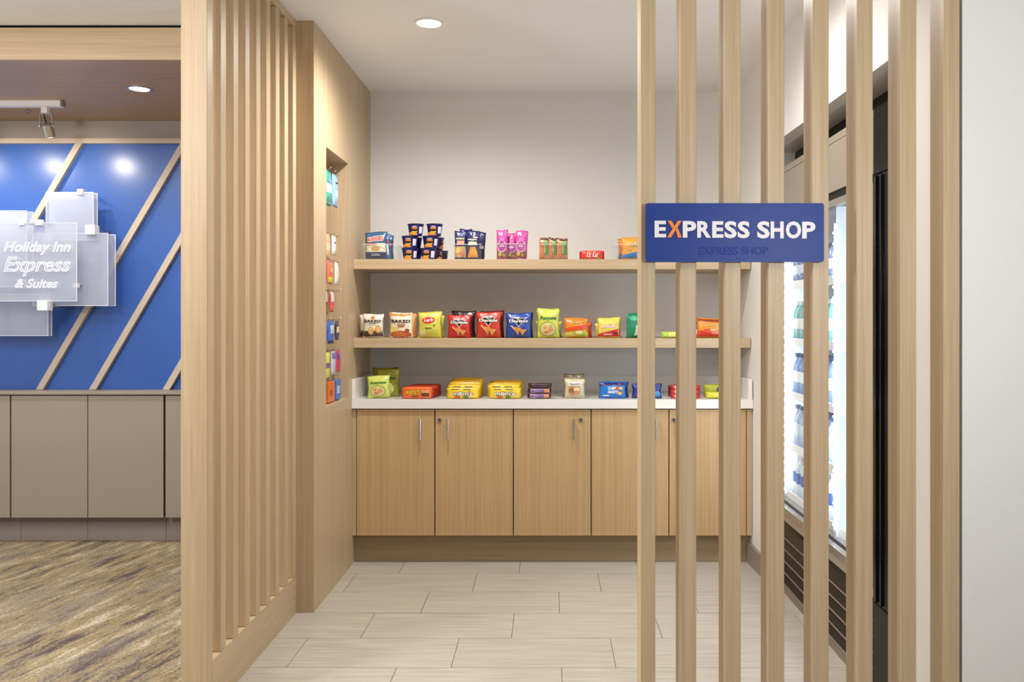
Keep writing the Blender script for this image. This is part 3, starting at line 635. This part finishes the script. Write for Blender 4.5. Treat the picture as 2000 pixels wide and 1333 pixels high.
mid(882, 930, 608, (44, 16, 20), [('e', .8, .3, .1, .2, (120, 30, 50))], 'nearly black chip bag behind the red tortilla chip bag', Y=4.84, yaw=-6)
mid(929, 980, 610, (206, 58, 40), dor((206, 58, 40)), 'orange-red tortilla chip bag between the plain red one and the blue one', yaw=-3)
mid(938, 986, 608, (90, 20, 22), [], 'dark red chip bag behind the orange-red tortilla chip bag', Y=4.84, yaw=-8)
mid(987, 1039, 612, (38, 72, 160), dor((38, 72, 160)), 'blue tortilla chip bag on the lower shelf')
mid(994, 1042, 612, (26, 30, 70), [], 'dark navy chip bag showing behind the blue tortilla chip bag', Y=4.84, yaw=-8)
mid(1048, 1094, 603, (204, 212, 84), fun, 'tall lime green onion snack bag on the lower shelf, tallest of its row')
mid(1046, 1098, 628, (214, 200, 90), [], 'yellow snack bag lying low behind the tall lime green bag', Y=4.84, yaw=-8)
mid(1101, 1150, 622, (232, 134, 40), cheeto, 'orange snack bag with lime green base on the lower shelf')
mid(1108, 1157, 630, (214, 84, 30), [], 'red-orange snack bag behind the orange bag with lime base', Y=4.84, yaw=-10)
mid(1166, 1213, 621, (236, 214, 92), frito, 'yellow and red corn chip bag on the lower shelf')
mid(1160, 1206, 632, (230, 190, 110), [], 'pale yellow snack bag sticking out left behind the yellow and red bag', Y=4.84, yaw=14)
mid(1219, 1262, 612, (30, 132, 92), [R_(.35, .1, .95, .5, (214, 220, 190)), ('e', .65, .34, .2, .1, (214, 170, 110)), ('e', .3, .8, .2, .1, (90, 190, 150))], 'crumpled green snack bag half behind the first slat', yaw=30, t=.06)
loc, w_, h_ = on(Z2S, 1291, 1336, 648, 4.75)
pack('snack_packet', 'low lime green packet lying between the first two slats on the lower shelf', 'snack packet', loc, w_, h_, .05, (176, 206, 84), [R_(.3, .1, .9, .9, (226, 220, 110)), ('e', .66, .66, .05, .14, (60, 60, 30)), ('e', .66, .3, .05, .14, (60, 60, 30)), ('e', .78, .5, .05, .2, (60, 60, 30))], kind='bar')
mid(1359, 1416, 623, (232, 140, 46), cheet2, 'wide orange snack bag between the second and third slats', roll=1)
mid(1352, 1378, 628, (120, 70, 56), [R_(.2, .2, .8, .5, (226, 220, 212))], 'narrow brown snack bag left of the wide orange bag', Y=4.80, yaw=-25)

# worktop packets
GC = 'packets on the white worktop'
def ctr(xl, xr, yt, col, pr, lab, Y=4.735, kind='bag', name='snack_bag', cat='snack bag', t=.04, base=ZC, **k):
    loc, w_, h_ = on(base, xl, xr, yt, Y); return pack(name, lab, cat, loc, w_, h_, t, col, pr, kind=kind, group=GC, **k)
ctr(718, 763, 736, (206, 216, 96), fun, 'lime green onion snack bag leaning at the left end of the worktop', lean=6, roll=-3)
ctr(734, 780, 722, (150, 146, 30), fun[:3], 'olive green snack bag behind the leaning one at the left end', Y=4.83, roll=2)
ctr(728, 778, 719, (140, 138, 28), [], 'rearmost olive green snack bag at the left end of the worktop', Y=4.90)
reese = [('t', "REESE'S", .38, .55, .46, .42, (70, 40, 20), .1, .08, .04), ('t', "REESE'S", .38, .55, .44, .36, (246, 206, 60), .1, .03, .04), R_(.34, .14, .56, .26, (120, 60, 30)), R_(.66, .2, .9, .72, (110, 60, 36)), R_(.66, .5, .9, .72, (220, 170, 110))]
for i in range(6):
    Y = 4.712+i*.028; c = [(236, 110, 44), (190, 62, 34), (176, 52, 30), (166, 46, 28), (158, 44, 28), (150, 40, 26)][i]  # packets further back are darker: shade of the row put into their colours
    xx = (815-VX)*4.72/F+i*.006
    pack('candy_packet', ['orange peanut cup packet at the front of its row on the worktop', 'orange peanut cup packet second in its row', 'orange peanut cup packet third in its row', 'orange peanut cup packet fourth in its row', 'orange peanut cup packet fifth in its row', 'orange peanut cup packet at the very back of its row'][i], 'candy', (xx, Y, ZC+.0008), .165, .064+.001*i, .024, c, reese if i == 0 else reese[:2] if i == 1 else [], kind='bar', group='orange peanut cup packets')
mm = [('t', "m&m's", .5, .46, .62, .42, (60, 34, 22), 0, .09), ('t', "m&m's", .5, .46, .60, .36, (240, 236, 232), 0, .03), R_(.16, .80, .4, .87, (110, 80, 50)), R_(.52, .80, .76, .87, (110, 80, 50)), ('e', .34, .13, .1, .1, (214, 90, 50)), ('e', .6, .12, .09, .1, (70, 130, 70)), ('e', .78, .2, .09, .12, (230, 200, 130))]
ordn = ['front', 'second', 'third', 'fourth', 'rear']
for cx, grp, hs in ((904, 'left pile', [.061, .074, .088, .098, .104]), (982, 'right pile', [.061, .074, .082, .088, .092])):
    for i in range(5):
        Y = 4.715+i*.034; xx = (cx-VX)*4.715/F+(.012 if i == 0 and cx > 950 else 0)+i*.004
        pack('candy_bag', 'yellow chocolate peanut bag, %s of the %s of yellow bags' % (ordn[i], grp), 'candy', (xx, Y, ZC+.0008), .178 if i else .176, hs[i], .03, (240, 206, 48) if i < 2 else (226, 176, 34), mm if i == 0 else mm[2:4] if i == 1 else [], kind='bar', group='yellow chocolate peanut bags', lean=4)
sn = [R_(.12, .12, .92, .9, (196, 160, 184)), ('q', [(.66, .12), (.92, .12), (.92, .9), (.72, .9)], (214, 140, 96)), ('t', 'SNICKERS', .42, .52, .56, .60, (60, 50, 150), .25, .04), R_(.36, .06, .92, .16, (110, 56, 36))]
sn2 = [('t', 'SNICKERS', .5, .5, .6, .45, (110, 80, 96), .25, .03)]
for i in range(3):
    pack('chocolate_bar', ['bottom chocolate bar of the stack of three, pink front', 'middle chocolate bar of the stack of three, pink front', 'top dark chocolate bar of the stack of three'][i], 'candy', ((1053-VX)*4.72/F+.002*i, 4.722, ZC+.0008+i*.0283), .128, .0278, .034, (66, 34, 40), sn if i < 2 else sn2, kind='bar', group='stacked chocolate bars')
fam = [R_(.08, .06, .92, .16, (196, 184, 140)), ('q', [(.18, .64), (.8, .70), (.82, .86), (.2, .80)], (240, 236, 230)), ('t', 'Famous', .5, .75, .52, .10, (40, 30, 30), .2, .03, .05), R_(.16, .24, .78, .62, (196, 150, 96)), ('e', .34, .4, .14, .14, (150, 100, 60)), ('e', .6, .46, .16, .12, (232, 206, 160)), ('e', .62, .3, .14, .1, (210, 150, 100)), ('e', .4, .26, .12, .08, (190, 120, 80))]
ctr(1102, 1143, 741, (214, 204, 172), fam, 'beige cookie bag in front on the worktop', lean=4, t=.035)
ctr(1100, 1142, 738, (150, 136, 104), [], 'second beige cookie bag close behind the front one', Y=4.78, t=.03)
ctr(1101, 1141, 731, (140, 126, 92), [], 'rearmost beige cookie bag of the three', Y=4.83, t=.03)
ahoy = [R_(.03, .76, .97, .96, (22, 40, 110)), ('t', 'CHIPS', .48, .60, .34, .18, W_, 0, .05), ('t', 'AHOY!', .50, .38, .40, .18, W_, 0, .05), ('e', .66, .58, .05, .12, (224, 80, 40)), ('e', .8, .60, .09, .09, (222, 180, 110)), ('e', .76, .30, .09, .1, (226, 190, 90)), ('e', .84, .42, .05, .06, (150, 96, 60)), R_(.14, .14, .36, .2, W_), ('e', .14, .84, .04, .05, (180, 40, 50)), ('e', .74, .84, .05, .05, (180, 60, 60))]
ctr(1169, 1224, 746, (34, 120, 206), ahoy, 'bright blue cookie bag with navy top edge, right of the beige bag', lean=3)
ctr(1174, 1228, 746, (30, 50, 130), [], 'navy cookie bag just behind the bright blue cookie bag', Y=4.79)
ctr(1233, 1293, 750, (40, 52, 130), [('e', .85, .3, .12, .2, (60, 140, 200)), R_(.3, .4, .7, .6, W_)], 'dark blue cookie bag partly hidden by the first slat', yaw=-4)
red3 = [R_(.12, .1, .36, .9, (240, 206, 196)), R_(.40, .2, .8, .8, (240, 226, 220)), R_(.45, .4, .74, .6, (196, 40, 44))]
for i in range(3):
    pack('candy_bar', ['bottom red candy bar of the stack behind the second slat', 'middle red candy bar of the stack behind the second slat', 'top red candy bar of the stack behind the second slat'][i], 'candy', ((1339-VX)*4.725/F, 4.73, ZC+.0008+i*.0242), .158, .0238, .034, (206, 36, 36), red3, kind='bar', group='red candy bar stack')
pack('candy_bar', 'dark red candy packet behind the red stack near the second slat', 'candy', ((1334-VX)*4.8/F, 4.80, ZC+.0008), .165, .07, .03, (120, 28, 30), [], kind='bar')
ctr(1378, 1436, 766, (214, 206, 70), [], 'lower yellow lime packet beside the third slat', kind='bar', name='candy_packet', cat='candy', t=.05)
loc, w_, h_ = on(ZC, 1376, 1434, 754, 4.76)
pack('candy_packet', 'upper lime packet with purple lettering behind the yellow lime one', 'candy', (loc[0], 4.79, ZC+.0008), w_, h_+.006, .04, (168, 172, 50), [('t', 'Sour', .62, .62, .4, .34, (70, 40, 90), 0, .08)], kind='bar', group=GC)

# upper shelf
GT = 'pasta cups on the upper shelf'
cupp = [('e', .49, .54, .19, .36, (26, 24, 44)), ('e', .49, .80, .12, .07, (170, 160, 190)), ('e', .49, .66, .14, .10, (206, 120, 60)), ('e', .49, .40, .13, .14, (240, 202, 84)), ('e', .49, .47, .13, .11, (40, 40, 30)), R_(.70, .2, .88, .80, (222, 214, 236)), ('q', [(.20, .03), (.62, .03), (.58, .26), (.24, .26)], (232, 140, 44)), ('e', .34, .2, .1, .12, (240, 156, 52))]
def cup(px, tier, Y, lab, yaw=0, pr=cupp):
    X = (px-VX)*Y/F; pack('pasta_cup', lab, 'cup', (X, Y, Z1S+.0006+tier*.0668), .09, .0655, .087, (42, 50, 140), pr, kind='cup', group=GT, yaw=yaw)
cup(800.5, 0, 4.80, 'blue pasta cup, bottom tier, left column of the front stack', 3); cup(836.5, 0, 4.80, 'blue pasta cup, bottom tier, right column of the front stack', -6)
cup(800.5, 1, 4.80, 'blue pasta cup, middle tier, left column of the front stack', -3); cup(841, 1, 4.80, 'blue pasta cup, middle tier, right column of the front stack', 2)
cup(812, 2, 4.80, 'blue pasta cup, top tier, left of two', 0); cup(849, 2, 4.80, 'blue pasta cup, top tier, right of two', -2)
cup(809, 0, 4.90, 'blue pasta cup in the second row behind, bottom tier left', -60); cup(849, 0, 4.90, 'blue pasta cup in the second row behind, bottom tier right', 70)
cup(809, 1, 4.90, 'blue pasta cup in the second row behind, middle tier left', -40); cup(852, 1, 4.90, 'blue pasta cup in the second row behind, middle tier right', 80)
cup(860, 0, 5.0, 'blue pasta cup in the third row behind, bottom tier right', 100)
def bin_(x0, x1, y0, y1, h, lab, taper=.93):
    t = thing('clear_bin', lab, 'bin', ((x0+x1)/2, (y0+y1)/2, Z1S), 'clear plastic bins on the upper shelf')
    cx, cy = (x0+x1)/2, (y0+y1)/2; bm = B(); z0 = Z1S+.0004
    def ring(k, z, ins=0): return [bm.verts.new((cx+sx_*((x1-x0)/2-ins)*k, cy+sy_*((y1-y0)/2-ins)*k, z)) for sx_, sy_ in ((-1, -1), (1, -1), (1, 1), (-1, 1))]
    a, b, c, d = ring(taper, z0), ring(1, z0+h), ring(1, z0+h, .002), ring(taper, z0+.002, .002)
    for p, q in ((a, b), (b, c), (c, d)):
        for i in range(4): bm.faces.new((p[i], p[(i+1) % 4], q[(i+1) % 4], q[i]))
    bm.faces.new(a[::-1]); bm.faces.new(d); obj('bin_body', bm, CLEAR, t)
    bm = B(); e = .0025
    A = [(x0-e, x1+e, y0-e, y0), (x0-e, x1+e, y1, y1+e), (x0-e, x0, y0, y1), (x1, x1+e, y0, y1)]
    for q in A: box(bm, *q, z0+h-.003, z0+h)
    obj('bin_rim', bm, clear_mat((240, 244, 246), .45, .1, 'bin_rim_plastic'), t)
def X_(px, Y=4.75): return (px-VX)*Y/F
GU = 'snack bags in clear bins'
ruf = [R_(.02, .04, .98, .26, (30, 48, 96)), R_(.03, .26, .97, .58, (226, 212, 188)), ('e', .48, .42, .42, .16, (240, 228, 200)), ('e', .5, .38, .22, .09, (206, 160, 96)), ('e', .3, .54, .3, .04, (214, 120, 90)), ('t', 'RUFFLES', .48, .74, .80, .20, W_, .2, .10, .05), ('t', 'RUFFLES', .48, .74, .76, .16, (216, 56, 44), .2, .04, .05), ('t', 'ORIGINAL', .5, .16, .4, .08, (220, 220, 228), 0, .02)]
def up(xl, xr, yt, col, pr, lab, Y, kind='bag', **k):
    loc, w_, h_ = on(Z1S+.003, xl, xr, yt, Y); return pack('snack_pouch' if kind == 'pouch' else 'crisp_bag', lab, 'snack bag', loc, w_, h_, k.pop('t', .04), col, pr, kind=kind, group=GU, **k)
bin_(X_(709), X_(775), 4.745, 4.97, .085, 'clear bin at the left end of the upper shelf holding blue crisp bags')
up(713, 757, 454, (52, 92, 132), ruf, 'blue crisp bag with red lettering in front in the leftmost bin', 4.775)
up(722, 764, 458, (60, 110, 160), [R_(.6, .2, .95, .6, (226, 220, 210)), ('e', .86, .7, .08, .08, (200, 60, 60))], 'lighter blue crisp bag second in the leftmost bin', 4.83, yaw=-6)
up(731, 770, 460, (40, 76, 104), [('e', .88, .62, .07, .08, (200, 70, 80))], 'dark teal crisp bag at the back of the leftmost bin', 4.90, yaw=-6)
nutA = [R_(.03, .05, .97, .45, (196, 150, 100)), ('e', .3, .3, .2, .12, (232, 190, 90)), ('e', .62, .18, .26, .09, (206, 130, 84)), ('e', .4, .1, .2, .05, (236, 200, 150)), R_(.2, .50, .85, .66, (236, 160, 130)), R_(.12, .70, .86, .745, (206, 202, 150)), R_(.2, .76, .7, .775, (150, 150, 120))]
nutB = [('q', [(.1, .05), (.9, .05), (.7, .42), (.3, .42)], (236, 140, 40)), ('e', .55, .2, .28, .16, (240, 160, 50)), R_(.15, .48, .8, .60, (230, 214, 180)), R_(.1, .66, .8, .70, (214, 206, 190)), ('e', .7, .76, .2, .03, (200, 200, 205)), R_(.3, .62, .6, .64, (180, 170, 150))]
bin_(X_(887), X_(939), 4.745, 4.90, .085, 'clear bin of navy snack pouches, second bin on the upper shelf')
up(888, 911, 452, (40, 42, 104), nutA, 'navy snack pouch, front left in its bin', 4.765, 'pouch', t=.03)
up(911, 937, 451, (36, 38, 92), nutB, 'navy snack pouch, front right in its bin', 4.765, 'pouch', t=.03)
up(898, 922, 448, (52, 50, 120), [], 'navy snack pouch, tallest one behind in its bin', 4.82, 'pouch', t=.03)
up(920, 946, 455, (34, 36, 84), [R_(.5, .4, .9, .5, W_)], 'navy snack pouch, leaning to the right in its bin', 4.85, 'pouch', t=.03, roll=4)
pk = [R_(.03, .05, .97, .26, (120, 90, 60)), ('e', .3, .17, .14, .07, (222, 184, 90)), ('e', .64, .13, .14, .06, (190, 140, 70)), ('e', .46, .08, .14, .04, (160, 70, 50)), ('e', .46, .44, .40, .21, (238, 200, 224)), ('e', .46, .44, .35, .18, (170, 70, 140)), R_(.25, .42, .7, .50, (222, 170, 205)), ('e', .5, .68, .2, .06, (226, 120, 190))]
bin_(X_(971), X_(1024), 4.745, 4.90, .087, 'clear bin of pink snack pouches, third bin on the upper shelf')
up(970, 992, 450, (214, 72, 158), pk, 'pink trail mix pouch, front left in its bin', 4.765, 'pouch', t=.03)
up(988, 1011, 456, (206, 64, 140), pk, 'pink trail mix pouch, lower one in the middle of its bin', 4.80, 'pouch', t=.03)
up(1005, 1029, 452, (208, 74, 156), pk, 'pink trail mix pouch, right one tilted in its bin', 4.765, 'pouch', t=.03, roll=3)
gn = [R_(.03, .88, .97, .99, (80, 50, 40)), R_(.1, .05, .5, .85, (206, 120, 80)), R_(.48, .2, .9, .7, (84, 140, 70)), ('e', .65, .78, .22, .08, (110, 180, 110)), ('e', .35, .82, .2, .05, (226, 190, 120)), R_(.52, .25, .62, .65, (180, 180, 80))]
bin_(X_(1056), X_(1104), 4.745, 4.90, .085, 'clear bin of slim nut packets, fourth bin on the upper shelf')
for a, b, yt, lab in ((1053, 1073, 465, 'slim orange and green nut packet, left in its bin'), (1071, 1088, 465, 'slim orange and green nut packet, middle in its bin'), (1087, 1109, 466, 'slim orange and green nut packet, right in its bin')):
    up(a, b, yt, (196, 140, 96), gn, lab, 4.768, 'pouch', t=.024)
kk = [('e', .48, .5, .30, .42, (240, 140, 110)), ('e', .48, .5, .285, .38, (212, 40, 36)), ('t', 'Kit Kat', .48, .52, .50, .56, W_, .25, .015), ('e', .78, .14, .12, .1, (196, 130, 70))]
loc, w_, h_ = on(Z1S, 1134, 1180, 490, 4.76)
pack('chocolate_bar', 'red wafer bar packet lying alone on the upper shelf', 'candy', loc, w_, h_, .03, (218, 58, 46), kk, kind='bar')
loc, w_, h_ = on(Z1S, 1136, 1180, 491, 4.80)
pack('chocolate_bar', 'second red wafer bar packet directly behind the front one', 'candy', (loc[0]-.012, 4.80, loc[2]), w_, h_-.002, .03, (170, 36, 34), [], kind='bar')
gf = [('q', [(.03, .05), (.9, .05), (.97, .4), (.03, .18)], (50, 130, 210)), ('e', .8, .2, .12, .08, W_), ('t', 'Cheez', .62, .66, .5, .18, (40, 36, 20), 0, .07, .06), ('t', 'Cheez', .62, .66, .48, .15, (244, 226, 120), 0, .02, .06), ('e', .3, .5, .1, .1, (238, 170, 60))]
bin_(X_(1200), X_(1262), 4.745, 4.94, .085, 'clear bin of orange cracker bags, rightmost bin on the upper shelf')
up(1213, 1258, 464, (240, 168, 56), gf, 'orange cracker bag with blue base in the rightmost bin', 4.775)
up(1206, 1246, 466, (230, 120, 40), [R_(.05, .05, .6, .3, (60, 120, 200))], 'darker orange cracker bag second in the rightmost bin', 4.84, yaw=8)

# ------------------------------------------------------------ niche hooks and hanging packets
ROWS = [(2.075, 'top'), (1.76, 'second'), (1.625, 'third'), (1.475, 'fourth'), (1.325, 'fifth'), (1.17, 'sixth'), (1.02, 'lowest')]
hk = None
for z, nm in ROWS:
    first = True
    for k, y in enumerate((4.21, 4.31, 4.41, 4.51)):
        if hk is None:
            hk = thing('peg_hook', '', 'hook', (0, 0, 0)); bm = B()
            tube(bm, [(-.001, 0, 0), (.13, 0, 0), (.142, 0, .004), (.15, 0, .014)], .0016, 6); obj('wire', bm, STEEL, hk, local=True, smooth=True)
            bm = B(); box(bm, 0.0004, .003, -.008, .008, -.012, .012); obj('hook_plate', bm, STEEL, hk, local=True); o = hk
        else: o = copy_tree(hk)
        o.location = (-1.235, y, z); o['group'] = 'peg hooks in the %s row of the niche' % nm; o['label'] = 'thin wire peg hook in the %s row of the wooden niche, %s' % (nm, ('nearest the camera', 'second from the front', 'third from the front', 'nearest the shelves')[k])
def hang(row, y, w_, h_, col, pr, lab, x=-1.10, t=.02, kind='pouch', yaw=90):
    z = ROWS[row][0]-h_-.004
    pack('hanging_packet', lab, 'packet', (x, y, z), w_, h_, t, col, pr, kind=kind, yaw=yaw, rough=.35)
hang(0, 4.30, .13, .175, (60, 176, 156), [R_(.1, .35, .9, .6, (214, 220, 226)), R_(.2, .12, .8, .25, (30, 140, 120)), ('e', .4, .7, .2, .07, (150, 140, 200))], 'large teal packet hanging on the top hooks of the niche', t=.03)
hang(0, 4.44, .10, .165, (150, 190, 226), [R_(.2, .3, .8, .5, (220, 226, 240)), R_(.3, .7, .7, .76, (40, 40, 90))], 'pale blue packet hanging beside the teal one in the niche', t=.03)
hang(1, 4.28, .12, .125, (232, 176, 130), [R_(.2, .3, .8, .6, (240, 210, 180))], 'peach packet hanging in the second row of the niche')
hang(1, 4.42, .08, .10, (228, 224, 216), [R_(.3, .6, .6, .7, (60, 60, 90))], 'white packet hanging in the second row of the niche')
hang(2, 4.22, .08, .115, (214, 60, 70), [], 'red packet hanging in the third row of the niche')
hang(2, 4.34, .11, .115, (236, 120, 90), [R_(.1, .06, .9, .3, (232, 214, 70)), ('e', .5, .6, .2, .1, (240, 200, 190))], 'coral and yellow packet hanging in the third row of the niche')
hang(2, 4.48, .08, .115, (232, 226, 208), [], 'cream packet hanging in the third row of the niche')
hang(3, 4.24, .10, .11, (150, 60, 50), [R_(.1, .5, .9, .95, (206, 200, 196))], 'brown and white packet hanging in the fourth row of the niche')
hang(3, 4.38, .07, .105, (226, 90, 80), [R_(.1, .5, .9, .97, (236, 220, 214))], 'red and white packet hanging in the fourth row of the niche')
hang(4, 4.24, .09, .115, (40, 110, 200), [], 'sky blue packet hanging in the fifth row of the niche')
hang(4, 4.36, .12, .115, (56, 104, 190), [R_(.2, .45, .8, .8, (200, 214, 236)), R_(.05, .03, .95, .12, (20, 24, 50))], 'blue and white packet hanging in the fifth row of the niche')
hang(4, 4.49, .07, .10, (70, 60, 90), [R_(.1, .4, .9, .7, (222, 206, 160))], 'dark purple packet hanging in the fifth row of the niche')
hang(5, 4.28, .13, .13, (226, 226, 96), [R_(.2, .4, .8, .6, (130, 110, 160))], 'yellow packet hanging in the sixth row of the niche')
hang(5, 4.41, .09, .12, (206, 200, 214), [R_(.1, .7, .9, .95, (110, 110, 180))], 'pale lilac packet hanging in the sixth row of the niche')
hang(5, 4.51, .08, .11, (214, 60, 90), [R_(.1, .6, .5, .95, (90, 80, 170))], 'crimson and violet packet hanging in the sixth row of the niche')
hang(6, 4.20, .07, .10, (222, 222, 222), [], 'white box hanging in the lowest row of the niche', kind='box', t=.02)
hang(6, 4.34, .13, .10, (232, 112, 44), [R_(.3, .3, .6, .6, (150, 60, 30))], 'orange box hanging in the lowest row of the niche', kind='box', t=.02)
hang(6, 4.48, .10, .10, (70, 120, 200), [R_(.2, .3, .8, .7, (190, 205, 235))], 'blue box hanging in the lowest row of the niche', kind='box', t=.02)
